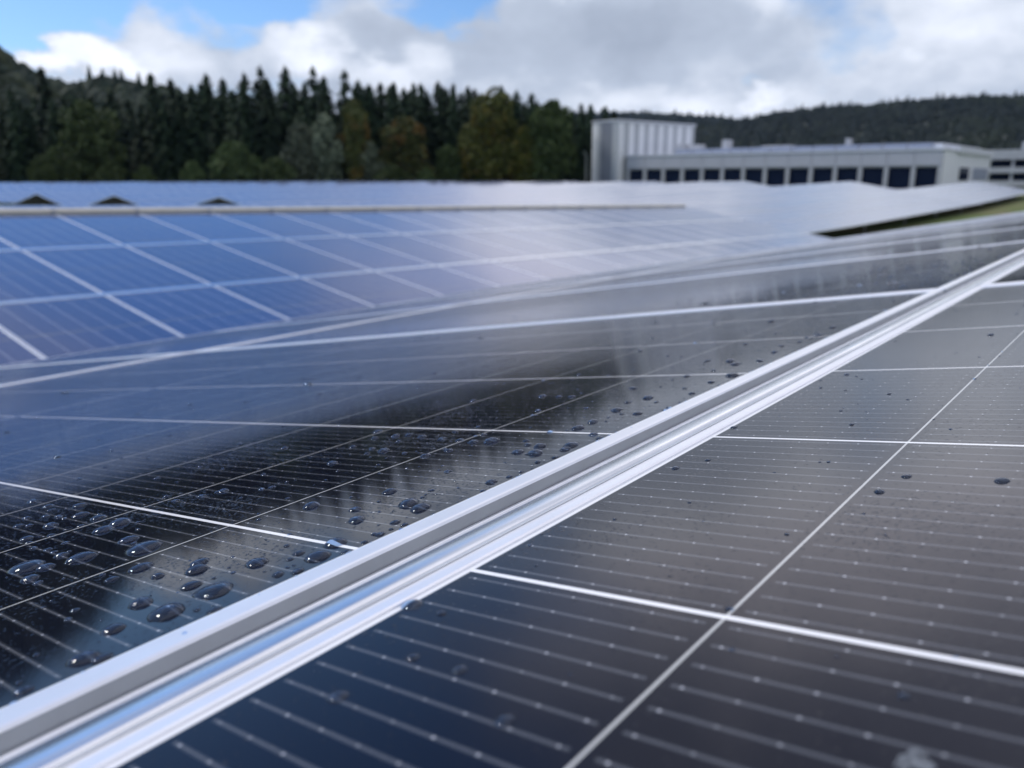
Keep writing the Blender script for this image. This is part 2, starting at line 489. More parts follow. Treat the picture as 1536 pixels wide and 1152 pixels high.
# middle array: rises away from the camera on the other side of the valley
DE, BE = 0.02204, 0.17003
O2 = Vector((0, 5.845, -1.206))
X2 = Vector((math.cos(DE), 0, -math.sin(DE))); V2 = Vector((0, math.cos(BE), math.sin(BE)))
N2 = X2.cross(V2).normalized()
RP2 = 1.945
rows = ["bottom row", "middle row", "top row"]
for r in range(3):
    for k in range(-1, 18):
        o = O2 + X2 * (2.135 + 1.1437 * k + 0.005) + V2 * (r * RP2 + 0.03)
        w = "blue" if k < 5 else "pale grey-blue"
        panel(basis(o, X2, V2, N2), False, f"{w} solar panel in the {rows[r]} of the facing slope, {ordn(k + 1)} column from left", "panels of the facing middle array")

# far rows: gently rolling saw-tooth field
TA = R(10); SL = 3 * RP2
XF0, NC = 26.4, 66
ridges = [17.4 + 13.3 * k for k in range(10)]


def far_basis(xa, Yr, r, side):
    za, zb = zr(xa, Yr), zr(xa + PW, Yr)
    ex = Vector((PW, 0, zb - za)).normalized()
    if side == 0:
        ev = Vector((0, math.cos(TA), math.sin(TA))); s = SL - r * RP2 - 0.03
        o = Vector((xa, Yr - s * math.cos(TA) - 0.02, za - s * math.sin(TA)))
    else:                                           # the slope turned away
        ev = Vector((0, math.cos(TA), -math.sin(TA))); s = r * RP2 + 0.03
        o = Vector((xa, Yr + s * math.cos(TA) + 0.02, za - s * math.sin(TA)))
    en = ex.cross(ev).normalized()
    return basis(o, ex, ev, en)


SP_V = rect(0, -0.035) + rect(0, 0) + rect(LIP, 0)
SP_F = [(3, 2, 1, 0)] + [(i, (i + 1) % 4, 4 + (i + 1) % 4, 4 + i) for i in range(4)] + [(4 + i, 4 + (i + 1) % 4, 8 + (i + 1) % 4, 8 + i) for i in range(4)] + [(8, 9, 10, 11)]
SP_I = [2] + [1] * 8 + [0]
SP_UV = [(SP_V[q][0], SP_V[q][1]) for f in SP_F for q in f]
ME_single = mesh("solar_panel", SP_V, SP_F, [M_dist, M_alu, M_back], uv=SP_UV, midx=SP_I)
sv, sf, si, su = [], [], [], []
cnt = 0
for ki, Yr in enumerate(ridges):
    for side in (0, 1):
        for r in range(3):
            for c in range(NC):
                mw = far_basis(XF0 + PITCH * c, Yr, r, side)
                if ki == 0 and side == 0 and c < 58:
                    o = obj("solar_panel", ME_single, mw=mw)
                    tag(o, f"pale solar panel, {rows[r]} of the slope above the grassy gap, {ordn(c)} column from left", "solar panel", "panels of the nearest far slope")
                    cnt += 1
                    continue
                n = len(sv)
                sv += [mw @ Vector(p) for p in SP_V]; sf += [tuple(n + q for q in f) for f in SP_F]; si += SP_I; su += SP_UV
for r in range(2):                                  # the row behind the facing array: only its crest shows over the ridge cap
    for c in range(17):
        za = -0.595 - 0.022 * (2.6 + PITCH * c - 10)
        ex = Vector((PW, 0, -0.022 * PW)).normalized(); ev = Vector((0, math.cos(TA), math.sin(TA))); s = SL - (2 - r) * RP2 - 0.03
        mw = basis(Vector((2.6 + PITCH * c, 25.2 - s * math.cos(TA), za - s * math.sin(TA))), ex, ev, ex.cross(ev).normalized())
        n = len(sv)
        sv += [mw @ Vector(p) for p in SP_V]; sf += [tuple(n + q for q in f) for f in SP_F]; si += SP_I; su += SP_UV
o = obj("distant_solar_panels", mesh("distant_solar_panels", sv, sf, [M_dist, M_alu, M_back], uv=su, midx=si))
tag(o, "saw-tooth field of distant solar panels in front of the forest", "solar panels", kind='stuff')

# ------------------------------------------------------------------ rails and ridge caps
def extrude_profile(pts, a0, a1, fr, closed=False):
    n = len(pts)
    st = [a0]
    while st[-1] < a1: st.append(min(a1, st[-1] + (0.12 if st[-1] < 3 else 0.8)))
    V = [fr(a, *p) for a in st for p in pts]
    Fc = []
    for s in range(len(st) - 1):
        Fc += [(s * n + i, s * n + (i + 1) % n, s * n + n + (i + 1) % n, s * n + n + i) for i in range(n if closed else n - 1)]
    if closed: Fc += [tuple(range(n))[::-1], tuple(range(n * (len(st) - 1), n * len(st)))]
    return V, Fc


CAP = [(0.0080, 0.00015), (0.0080, 0.0007), (0.0082, 0.0012), (0.0088, 0.0017), (0.0098, 0.0021), (0.0112, 0.0023), (0.0130, 0.0024), (0.0192, 0.0024), (0.0198, 0.0022), (0.0202, 0.0016), (0.0203, 0.0008), (0.0203, -0.0040), (0.0192, -0.0040), (0.0192, 0.0009), (0.0130, 0.0009), (0.0120, 0.00015)]
CHN = [(0.0442, -0.0068), (0.0428, -0.0068), (0.0425, -0.0071), (0.0425, -0.0086), (0.0402, -0.0092), (0.0400, -0.0190), (0.0215, -0.0190), (0.0213, -0.0060), (0.0205, -0.0060), (0.0205, -0.0215), (0.0442, -0.0215)]
for sh, a0, a1, lab in ((0.0, -1.6, 36.0, "thick silver aluminium rail crossing the foreground between the two nearest panels"),
                        (RPITCH, -2.0, 36.0, "thin silver rail farther down the near array, above its lowest row")):
    e = empty("mounting_rail", P1(0, sh))
    tag(e, lab, "mounting rail", "rails of the near array")
    fr = lambda a, b, n: Pd(a, b + sh, n) - P1(0, sh)
    for nm, pr, mm in (("cover_strip", CAP, M_cap), ("channel", CHN, M_alu)):
        V, Fc = extrude_profile(pr, a0, a1, fr, True)
        me = mesh(nm, V, Fc, [mm])
        if nm == "cover_strip":
            for p in me.polygons:
                if len(p.vertices) == 4: p.use_smooth = True
            me.set_sharp_from_angle(angle=R(50))
        obj(nm, me, e)

for r, lab in ((1, "silver rail between the bottom and middle rows of the facing slope"), (2, "silver rail between the middle and top rows of the facing slope")):
    base = O2 + V2 * (r * RP2 + 0.0005)
    e = empty("mounting_rail", base)
    tag(e, lab, "mounting rail", "rails of the facing middle array")
    pr = [(-0.0385, 0.0012), (-0.0385, 0.0035), (0.0375, 0.0035), (0.0375, 0.0012), (0.026, 0.0012), (0.026, -0.02), (-0.027, -0.02), (-0.027, 0.0012)]
    V, Fc = extrude_profile(pr, 0.98, 22.7, lambda a, v, n: X2 * a + V2 * v + N2 * n, True)
    obj("cover_strip", mesh("cover_strip", V, Fc, [M_cap]), e)

e = empty("ridge_cap", O2 + V2 * (SL + 0.03))
tag(e, "cream sheet metal cap running along the ridge of the facing middle array", "ridge cap")
rc = [(-0.03, 0.004), (-0.03, 0.042), (0.03, 0.06), (0.14, 0.042), (0.14, -0.01), (0.02, -0.02)]
V, Fc = extrude_profile(rc, -0.6, 22.7, lambda a, v, n: X2 * a + V2 * v + Vector((0, 0, 1)) * n, True)
obj("cover_strip", mesh("cover_strip", V, Fc, [M_cream]), e)
m_ = MB()
for i in range(-2, 18): 
    p = X2 * (2.135 + 1.1437 * i) + V2 * (-0.02)
    m_.box(p.x - 0.03, p.x + 0.03, p.y - 0.035, p.y - 0.012, p.z + 0.0, p.z + 0.05)
m_.build("bracket", M_steel, e)
# back slope of the middle array
for r in range(0): pass

# posts and beams carrying the arrays
def post(x, y, zt, lab, grp):
    z0 = zg(x, y)
    e = empty("support_post", (x, y, z0 - 0.2))
    tag(e, lab, "post", grp)
    m_ = MB(); m_.box(-0.04, 0.04, -0.04, 0.04, 0, zt - z0 + 0.2); m_.build("column", M_steel, e)
    m_ = MB(); m_.box(-0.09, 0.09, -0.09, 0.09, zt - z0 + 0.2, zt - z0 + 0.212); m_.build("head_plate", M_steel, e)
for i in range(8):
    x = 36.5 + 8 * i; y = 12.4
    z = zr(x, 17.4) - 5.1 * math.tan(TA) - 0.06
    post(x, y, z, f"short galvanised post in the dark gap under the pale far slope, {ordn(i)} from the left", "posts under the far slope")

# ------------------------------------------------------------------ water drops
DB = '-0.0175,0.2241,0.0055;-0.0271,0.221,0.0046;-0.0175,0.2503,0.0039;-0.0179,0.2712,0.004;-0.0089,0.2958,0.0036;-0.0143,0.3505,0.0037;-0.0165,0.3211,0.0031;-0.0196,0.3075,0.0023;-0.0277,0.294,0.0022;-0.0248,0.2831,0.0025;-0.0345,0.2674,0.004;-0.0419,0.2915,0.0027;-0.0391,0.2842,0.002;-0.0333,0.3052,0.0024;-0.0302,0.1864,0.0042;-0.0337,0.1642,0.007;-0.0523,0.1837,0.0063;-0.0692,0.1989,0.0077;-0.0651,0.1883,0.0037;-0.0747,0.1788,0.004;-0.0752,0.1686,0.0018;-0.0547,0.1994,0.003;-0.0504,0.2548,0.003;-0.0426,0.2445,0.0022;-0.0451,0.2203,0.0019;-0.0529,0.2445,0.0018;-0.0557,0.2303,0.0019;-0.0535,0.2183,0.002;-0.054,0.2099,0.0017;-0.0284,0.2448,0.002;-0.025,0.2751,0.0014;-0.0474,0.1376,0.0045;-0.0595,0.1368,0.0026;-0.0494,0.1187,0.0027;-0.0666,0.0962,0.0043;-0.0667,0.0772,0.0059;-0.0811,0.1169,0.0017;-0.0861,0.1098,0.0015;-0.039,0.1081,0.0047;-0.0492,0.0932,0.0039;-0.0485,0.0785,0.0068;-0.0247,0.0884,0.0044;-0.0289,0.0677,0.0024;-0.0519,0.0751,0.0018;-0.0824,0.0824,0.0042;-0.0974,0.0686,0.0048;-0.0944,0.0625,0.0028;-0.1154,0.0645,0.0028;-0.0608,0.068,0.0013;-0.0581,0.0611,0.0024;-0.0111,0.0801,0.0026;-0.0168,0.0777,0.0014;-0.0346,0.0888,0.0011;-0.0072,0.0938,0.0014;-0.0238,0.0628,0.0024;-0.029,0.0763,0.0007;-0.0321,0.0959,0.0008;-0.0242,0.1066,0.0008;-0.055,0.0921,0.0007;-0.0205,0.0697,0.0008;-0.0106,0.0682,0.0046;0.0023,0.074,0.0049;0.0165,0.0631,0.0022;0.0076,0.0621,0.0017;-0.0032,0.0603,0.0021;0.0228,0.0633,0.0012;0.0298,0.0686,0.0023;0.0289,0.0617,0.0017;0.0266,0.0903,0.0041;0.0516,0.0837,0.0049;0.048,0.0724,0.0046;0.0375,0.1046,0.0031;0.0638,0.1103,0.0036;0.0897,0.0665,0.0032;0.0346,0.1344,0.0043;0.099,0.2021,0.0032;0.1001,0.1058,0.0022;0.1293,0.1903,0.0041;0.132,0.2043,0.0025;0.1222,0.1972,0.002;0.1342,0.2262,0.0024;0.1243,0.1478,0.0033;0.1607,0.1286,0.005;0.1574,0.1403,0.0036;0.1596,0.1535,0.0031;0.1613,0.1708,0.0027;0.1746,0.1474,0.0023;0.1679,0.2089,0.0027;0.163,0.2167,0.0031;0.1515,0.2007,0.0021;0.1732,0.2463,0.0033;0.1564,0.2303,0.0027;0.1639,0.1918,0.003;0.1789,0.176,0.0022;0.1408,0.0796,0.0045;0.1541,0.0867,0.0044;0.1645,0.1046,0.0023;0.1412,0.092,0.0036;0.1562,0.0969,0.0024;0.1594,0.069,0.0044;0.1508,0.0669,0.0032;0.1831,0.0704,0.0032;0.1964,0.0904,0.0044;0.2128,0.0909,0.0037;0.1857,0.1035,0.0022;0.1753,0.0607,0.0028;0.1254,0.0658,0.002;0.1351,0.0619,0.0021;0.0994,0.0633,0.0019;0.1082,0.0629,0.0013;0.276,0.2489,0.0032;0.2919,0.1911,0.0036;0.2889,0.1606,0.0032;0.2901,0.1732,0.0025;0.2424,0.1566,0.0025;0.1269,0.1683,0.0018;0.1224,0.2853,0.0025;0.0515,0.1933,0.002;0.1808,0.3728,0.0022;0.2458,0.0943,0.0043;0.27,0.1005,0.0029;0.2839,0.0931,0.0039;0.3628,0.0679,0.0049;0.3377,0.0723,0.0029;0.3646,0.1057,0.0031;0.4301,0.1001,0.0044;0.4126,0.0876,0.004;0.437,0.1232,0.0028;0.2976,0.0671,0.0027;0.3154,0.0818,0.0019;0.4261,0.0728,0.0032;0.5043,0.085,0.0029;0.4704,0.0782,0.0028;0.2362,0.0731,0.0031;0.2352,0.0837,0.0019;0.2711,0.0792,0.0018;0.0613,0.5176,0.0033;0.1388,0.4801,0.0017;0.1331,0.5112,0.0018;0.1312,0.529,0.0018;0.0876,0.4773,0.0019;0.0723,0.4246,0.0015;0.052,0.4047,0.0017;0.027,0.3857,0.002;0.0433,0.3092,0.0021;0.038,0.2205,0.003;0.0275,0.2245,0.0026;0.0471,0.1968,0.0018;0.0357,0.2221,0.0022;0.0777,0.3928,0.0015;0.1108,0.5583,0.0018;0.2099,0.6947,0.0022;0.2611,0.6744,0.0026;0.2355,0.6196,0.0018;0.2744,0.5823,0.0029;0.3137,0.502,0.0024;0.3132,0.4789,0.002;0.1791,0.9011,0.0029;0.1157,0.8069,0.0029;0.0692,0.2291,0.0016;0.017,0.2341,0.002;0.0202,0.2509,0.0019;0.0706,0.3052,0.0017;0.2895,0.4429,0.0019;0.4174,0.6765,0.0026;0.4156,0.6597,0.0025;0.4128,0.5572,0.0024'
DA = '0.2064,-0.0039,0.0019;0.1288,-0.0107,0.002;0.3557,-0.0158,0.002;0.3485,-0.0243,0.0013;0.3122,-0.0136,0.0012;0.1355,-0.1055,0.002;0.1364,-0.1366,0.0026;0.1147,-0.1013,0.0021;0.2118,-0.1055,0.0009;0.2916,-0.0588,0.0015;0.3371,-0.0051,0.0011;0.511,-0.074,0.003;0.502,-0.0088,0.0016;0.4286,-0.0935,0.0009;-0.0278,-0.0032,0.0035;-0.0746,-0.0264,0.0026;-0.051,-0.0459,0.0021;-0.0634,-0.0714,0.0021;-0.0517,-0.0293,0.002;0.0272,-0.0068,0.001;0.0379,-0.0037,0.0006;-0.0139,-0.1025,0.0008;0.0061,-0.0926,0.0013;0.3032,-0.0312,0.001'
def drop_mesh(r, seed):
    q = random.Random(seed)
    p1, p2, p3 = q.uniform(0, 6.28), q.uniform(0, 6.28), q.uniform(0, 6.28)
    e2, e3, e5 = q.uniform(0.02, 0.09), q.uniform(0.01, 0.06), q.uniform(0, 0.025)
    h = min(0.42 * r, 0.0024) * q.uniform(0.85, 1.1)
    nr, na = (7, 24) if r > 0.0025 else (5, 14)
    V = [(0, 0, -0.00045)]
    for k in range(nr + 1):
        t = k / nr
        for i in range(na):
            th = 2 * math.pi * i / na
            rr = r * (1 + e2 * math.cos(2 * th + p1) + e3 * math.cos(3 * th + p2) + e5 * math.cos(5 * th + p3))
            if k == 0: V.append((rr * math.cos(th), rr * math.sin(th), -0.00045)); continue
            s = math.sin(math.pi / 2 * (1 - (k - 1) / nr)) if k > 1 else 1
            rho = (1 - (k - 1) / (nr)) ** 0.8 if k > 1 else 1.0
            V.append((rr * rho * math.cos(th), rr * rho * math.sin(th), 0.0 if k == 1 else h * (1 - rho ** 2.4) ** 0.85))
    V.append((0, 0, h * 1.01)); top = len(V) - 1
    sx, sy = q.uniform(1.0, 1.2), q.uniform(0.84, 1.0)
    V = [(x * sx, y * sy, z) for x, y, z in V]
    Fc = [(0, 1 + (i + 1) % na, 1 + i) for i in range(na)]
    for k in range(nr):
        for i in range(na):
            j = (i + 1) % na; a = 1 + k * na
            Fc.append((a + i, a + j, a + na + j, a + na + i))
    a = 1 + nr * na
    Fc += [(a + i, a + (i + 1) % na, top) for i in range(na)]
    return mesh("water_drop", V, Fc, [M_water], smooth=True)


def parse(s): return [tuple(map(float, t.split(','))) for t in s.split(';')]
dl = [(a, b_, r, 'B') for a, b_, r in parse(DB)] + [(a, b_, r, 'A') for a, b_, r in parse(DA)]
q = random.Random(5)
while len(dl) < 292:
    a = q.uniform(0.28, 3.2) if q.random() < 0.75 else q.uniform(-0.05, 1.2)
    b_ = 0.06 + abs(q.gauss(0, 0.16)) if q.random() < 0.7 else q.uniform(0.2, 1.3)
    r = min(0.0065, 0.0012 + q.expovariate(1 / 0.0016)) * (1.0 if a < 0.9 else 1.35)
    if b_ < 0.06 + r or any(abs(a - d[0]) < (r + d[2]) * 0.9 and abs(b_ - d[1]) < (r + d[2]) * 0.9 for d in dl): continue
    if abs(a - 0.943) < 0.02: continue
    dl.append((a, b_, r, 'B'))
NAMED = {}
big = sorted([d for d in dl if d[3] == 'B'], key=lambda d: -d[2])
for i, (a, b_, r, row) in enumerate(dl):
    mw = Matrix.Translation(P1(a, b_, -0.0012)) @ basis(Vector((0, 0, 0)), EX, EB, EN)
    o = obj("water_drop", drop_mesh(r, i), mw=mw)
    if row == 'A':
        lab = "isolated dark water drop on the panel right of the silver rail" if r > 0.0016 else "tiny dark water speck on the panel right of the silver rail"
        gr = "drops right of the rail" if r > 0.0016 else "specks right of the rail"
    elif r > 0.0046 and a < 0.3: lab, gr = "large blue lens-shaped water drop on the black panel left of the silver rail", "large drops on the black panel"
    elif a < 0.3 and r > 0.0022: lab, gr = "medium clear water drop on the black panel left of the silver rail", "medium drops on the black panel"
    elif a < 0.3: lab, gr = "small bead of water on the black panel left of the silver rail", "small beads on the black panel"
    elif a < 0.94: lab, gr = "blurred water drop on the far part of the drop-covered panel", "drops on the far part of the wet panel"
    else: lab, gr = "blurred pale water drop beyond the cross seam of the near array", "drops beyond the cross seam"
    tag(o, lab, "water drop", gr)

# a dried pale smear on the panel right of the rail
q = random.Random(4); Vs, Fs = [(0, 0, 0.0005)], []
for i in range(22):
    th = 2 * math.pi * i / 22; rr = 0.0028 * (1 + 0.45 * math.sin(3 * th + 1) * q.random() + 0.5 * q.random() * (i % 5 == 0))
    Vs.append((rr * math.cos(th) * 1.3, rr * math.sin(th), 0.0))
for i in range(22): Fs.append((0, 1 + i, 1 + (i + 1) % 22))
pa, pb = (-0.0383, -0.1488)
o = obj("dirt_smear", mesh("dirt_smear", Vs, Fs, [simple("dried_smear", (0.16, 0.18, 0.20), 0.8, scale=900, c2=(0.04, 0.045, 0.055))], smooth=True), mw=Matrix.Translation(P1(pa, pb, -0.00115)) @ basis(Vector((0, 0, 0)), EX, EB, EN))
tag(o, "pale dried smear on the panel at the bottom right corner", "smear")

# fine beads of water too many to count
q = random.Random(77); bv, bf = [], []
for _ in range(2600):
    t = q.random()
    if t < 0.45: a, b_ = q.uniform(-0.12, 1.6), 0.0590 + abs(q.gauss(0, 0.10))
    elif t < 0.70: a, b_ = q.uniform(0.9, 4.2), 0.060 + abs(q.gauss(0, 0.22))
    elif t < 0.80: a, b_ = q.uniform(-0.12, 1.2), 0.0578 + abs(q.gauss(0, 0.0012))
    elif t < 0.93: a, b_ = q.uniform(-0.1, 1.5), q.uniform(0.06, 1.2)
    else: a, b_ = q.uniform(-0.05, 0.9), -0.004 - abs(q.gauss(0, 0.12))
    zo = -0.0012
    if q.random() < 0.004: a, b_, zo = q.uniform(-0.12, 1.4), q.uniform(0.0475, 0.0555), 0.0
    r = min(0.0024 if zo < 0 else 0.0011, 0.00022 + q.expovariate(1 / 0.00038)) * (1.0 if a < 0.9 else 1.9)
    if abs(a - 0.943) < 0.02 or (zo < 0 and b_ < 0.058 and b_ > -0.002) or b_ > 1.85: continue
    n = len(bv); na = 7; hh = 0.45 * r; e1 = q.uniform(0, 0.25); p1 = q.uniform(0, 6.28)
    for rr, zz in ((1.0, -0.0003), (1.0, 0.0), (0.82, 0.55 * hh), (0.45, 0.9 * hh)):
        for i in range(na):
            th = 2 * math.pi * i / na; k = r * rr * (1 + e1 * math.cos(2 * th + p1))
            bv.append(P1(a + k * math.cos(th), b_ + k * math.sin(th), zo + zz))
    bv.append(P1(a, b_, zo + hh))
    for k in range(3):
        for i in range(na):
            j = (i + 1) % na; bf.append((n + k * na + i, n + k * na + j, n + k * na + na + j, n + k * na + na + i))
    for i in range(na): bf.append((n + 3 * na + i, n + 3 * na + (i + 1) % na, n + 4 * na))
    bf.append(tuple(n + na - 1 - i for i in range(na)))
o = obj("fine_water_beads", mesh("fine_water_beads", bv, bf, [M_water], smooth=True))
tag(o, "fine spray of tiny water beads across the near panels along the silver rail", "water beads", kind='stuff')

# ------------------------------------------------------------------ hills and far woods
def polar(azd, d): return CAM.x + d * math.cos(R(azd)), CAM.y + d * math.sin(R(azd))


def hill(name, prof, d0, d1, z0, sub, a0, a1, step, matl, p=1.4):
    V, Fc = [], []
    nd = 10
    A = []
    a = a0
    while a <= a1: A.append(a); a += step
    def hz(a, t): 
        top = math.tan(R(lerp_tab(prof, a))) * d1 + 0.13 - sub
        return z0 + (top - z0) * (t ** p if t <= 1 else 1)
    for a in A:
        for k in range(nd + 1):
            t = k / nd; x, y = polar(a, d0 + (d1 - d0) * t); V.append((x, y, hz(a, t)))
        x, y = polar(a, d1 * 1.5); V.append((x, y, hz(a, 1)))
    n = nd + 2
    for i in range(len(A) - 1):
        for k in range(n - 1): Fc.append((i * n + k, i * n + n + k, i * n + n + k + 1, i * n + k + 1))
    o = obj(name, mesh(name, V, Fc, [matl], smooth=True)); tag(o, kind='structure')
    return hz


def canopy(name, hz, d0, d1, a0, a1, count, size, lab, conifer, seed, matl=None):
    q = random.Random(seed)
    V, Fc = [], []
    for _ in range(count):
        t = 1 - (1 - q.random()) ** 1.3 if q.random() < 0.75 else q.uniform(0.93, 1.03)
        a = q.uniform(a0, a1)
        d = d0 + (d1 - d0) * t
        x, y = polar(a, d); z = hz(a, min(1, t)) - 1.0
        s = size * q.uniform(0.65, 1.35)
        con = q.random() < conifer
        rings = [(0.75, 0.0), (1.0, 0.35), (0.85, 0.8), (0.45, 1.2)] if not con else [(0.8, 0.0), (0.75, 0.5), (0.45, 1.3), (0.16, 2.0)]
        n = len(V); na = 7
        for rr, hh in rings:
            for i in range(na):
                th = 2 * math.pi * i / na + q.uniform(-.2, .2); k = s * rr * q.uniform(0.75, 1.2) * (0.62 if con else 0.8)
                V.append((x + k * math.cos(th), y + k * math.sin(th), z + s * hh * q.uniform(0.9, 1.1)))
        V.append((x, y, z + s * (2.35 if con else 1.38)))
        for k in range(3):
            for i in range(na):
                j = (i + 1) % na
                Fc.append((n + k * na + i, n + k * na + j, n + k * na + na + j, n + k * na + na + i))
        for i in range(na): Fc.append((n + 3 * na + i, n + 3 * na + (i + 1) % na, n + 4 * na))
    o = obj(name, mesh(name, V, Fc, [matl or M_wood_far]))
    tag(o, lab, "wood", kind='stuff')


M_floor = simple("forest_floor", (0.022, 0.028, 0.016), 0.95, scale=0.05)
h0 = hill("hillside", [(40, 2.5), (46.85, 3.6), (54.6, 4.6), (59.5, 5.45), (61.4, 5.9), (65.1, 6.35), (66.7, 5.9), (68.9, 6.55), (70.1, 7.6), (72, 8.9), (76, 10.6), (86, 12)], 245, 400, -2.5, 7.5, 40, 86, 1, M_floor, 1.2)
canopy("hillside_wood", h0, 250, 400, 41, 85, 3000, 4.2, "wooded hillside rising behind the spruces at the left edge", 0.06, 3, M_wood_left)
h1 = hill("far_hill", [(16, 3.6), (24.2, 3.85), (26.2, 4.1), (28.8, 4.28), (32.3, 4.42), (35, 4.36), (44, 3.9)], 900, 1700, -8, 12, 14, 46, 1, M_floor)
canopy("far_hill_wood", h1, 950, 1700, 15, 45, 4200, 8, "bluish wooded ridge far behind the tall grey building", 0.12, 4)
h2 = hill("near_hill", [(-25, 2.5), (-12, 3.3), (-3, 3.9), (3, 4.3), (7.2, 4.76), (9.5, 4.86), (12.7, 4.84), (17.2, 4.62), (19.5, 4.56), (21.9, 4.3), (23.2, 3.95), (24.2, 3.8), (26.1, 3.55), (28.7, 3.3), (36, 2.4)], 450, 1150, -8, 9, -26, 36, 1, M_floor)
canopy("near_hill_wood", h2, 470, 1150, -25, 35, 13000, 4.8, "dark wooded hill behind the long low building at right", 0.12, 5)


# ------------------------------------------------------------------ trees
def card(V, Fc, c, d1, d2):
    n = len(V)
    V += [c - d1 - d2 * 0.6, c + d1 * 0.2 - d2, c + d1, c + d1 * 0.1 + d2 * 0.9]
    Fc.append((n, n + 1, n + 2, n + 3))


def rv(q): 
    v = Vector((q.gauss(0, 1), q.gauss(0, 1), q.gauss(0, 1))); return v.normalized()


def spruce_meshes(seed, H=24.0, rad=3.3, sparse=1.0):
    q = random.Random(seed); V, Fc = [], []
    nl = int(44 * sparse)
    for l in range(nl):
        t = (l + q.random()) / nl
        z = H * (0.10 + 0.89 * t)
        rr = rad * (1 - t) ** 0.5 + 0.12
        nb = max(4, int((5 + 7 * (1 - t)) * sparse))
        for bi in range(nb):
            th = q.uniform(0, 6.283); L = rr * q.uniform(0.65, 1.15)
            dr = Vector((math.cos(th), math.sin(th), 0))
            side = Vector((-math.sin(th), math.cos(th), 0))
            nseg = max(2, int(L / 0.75))
            for s in range(nseg):
                f = (s + 0.6) / nseg
                c = dr * (L * f) + Vector((0, 0, z - 0.35 * L * f * f + q.uniform(-.15, .15)))
                w = 0.55 * (1.1 - 0.55 * f)
                card(V, Fc, c, (dr + Vector((0, 0, -0.35 - q.random() * 0.3))) * (L / nseg * 0.75), side * w + Vector((0, 0, q.uniform(-.25, .25))))
                if q.random() < 0.8:
                    card(V, Fc, c + Vector((0, 0, -0.3)), dr * 0.25 + Vector((0, 0, -0.5)), side * w * 0.8)
    for _ in range(14):
        th = q.uniform(0, 6.28); card(V, Fc, Vector((0, 0, H * q.uniform(0.93, 1.0))), Vector((math.cos(th) * .22, math.sin(th) * .22, 0.32)), Vector((-math.sin(th) * .14, math.cos(th) * .14, 0)))
    m_ = MB(); m_.tube((0, 0, -1), (0, 0, H * 0.55), 0.3, 0.17); m_.tube((0, 0, H * 0.55), (0, 0, H), 0.17, 0.03)
    return mesh("crown", V, Fc, [M_spruce]), mesh("trunk", m_.V, m_.F, [M_bark])


def broad_meshes(seed, matl, H=17.0, rad=6.0, lobes=14, narrow=False, per=260, leaf=0.42, low=0.12):
    q = random.Random(seed); V, Fc = [], []
    m_ = MB(); m_.tube((0, 0, -1), (0, 0, H * 0.35), 0.35, 0.24)
    for l in range(lobes):
        t = (l + 0.5) / lobes
        z = H * (low + (0.86 - low) * t)
        prof = math.sin(math.pi * min(1, 0.22 + 0.74 * t)) ** 0.7
        off = rad * prof * q.uniform(0.25, 0.72); th = l * 2.4 + q.uniform(-.5, .5)
        c = Vector((off * math.cos(th), off * math.sin(th), z))
        sx = rad * q.uniform(0.34, 0.52) * (0.75 + 0.25 * prof); sz = sx * (1.5 if narrow else 0.85)
        if l == lobes - 1: c.x *= 0.2; c.y *= 0.2
        m_.tube((0, 0, H * 0.25 + 0.2 * z * 0.4), c, 0.13, 0.04, 6)
        for _ in range(per):
            d = rv(q); k = 0.55 + 0.5 * q.random() ** 0.6
            p = c + Vector((d.x * sx * k, d.y * sx * k, d.z * sz * k))
            a = rv(q); b_ = a.cross(rv(q)).normalized()
            s = leaf * q.uniform(0.6, 1.3)
            card(V, Fc, p, a * s, b_ * s * 0.7)
    return mesh("crown", V, Fc, [matl]), mesh("trunk", m_.V, m_.F, [M_bark])


SP = [spruce_meshes(11, rad=4.2), spruce_meshes(12, rad=3.6), spruce_meshes(13, rad=5.0), spruce_meshes(14, rad=3.9, sparse=0.8)]
def plant(name, meshes, azd, dist, top_el, H0, lab, cat, grp, rz, wide=1.0):
    x, y = polar(azd, dist)
    z0 = max(-6, zg(x, y))
    top = math.tan(R(top_el)) * dist + CAM.z
    s = (top - z0) / H0
    e = empty(name, (x, y, z0)); e.rotation_euler = (0, 0, rz); e.scale = (s * wide, s * wide, s)
    tag(e, lab, cat, grp)
    for nm, me in zip(("crown", "trunk"), meshes):
        o = bpy.data.objects.new(nm, me); COL.objects.link(o); o.parent = e
    return e


q = random.Random(21)
TOPS = [(70.02, 5.2, 0), (68.24, 6.5, 1), (66.88, 5.03, 0), (64.71, 5.4, 2), (62.32, 6.49, 0), (61.19, 6.2, 2), (59.45, 6.0, 2), (59.09, 6.58, 0), (58.12, 6.31, 2), (56.79, 6.67, 2), (55.73, 7.14, 3), (54.19, 7.19, 0), (52.45, 7.24, 3), (51.77, 6.65, 0), (50.37, 7.05, 3), (49.53, 6.45, 0), (48.84, 6.14, 1), (48.09, 6.31, 0), (47.21, 6.33, 1), (45.88, 6.3, 1), (45.43, 6.26, 1), (44.22, 6.44, 0), (43.19, 6.28, 1), (42.2, 6.16, 0), (41.76, 5.95, 1), (39.95, 6.16, 1), (38.91, 5.86, 0), (37.87, 5.69, 2), (36.2, 5.3, 0), (34.52, 4.99, 1), (33.89, 4.94, 1), (32.89, 4.8, 1), (32.3, 4.5, 1)]
for a, e_, k in TOPS:
    plant("spruce", SP[k], a, 196 + q.uniform(-6, 8), e_, 24.0, "tall dark spruce standing out on the skyline of the forest edge", "spruce", "spruces on the skyline", q.uniform(0, 6.28), 1.0)
a = 32.2
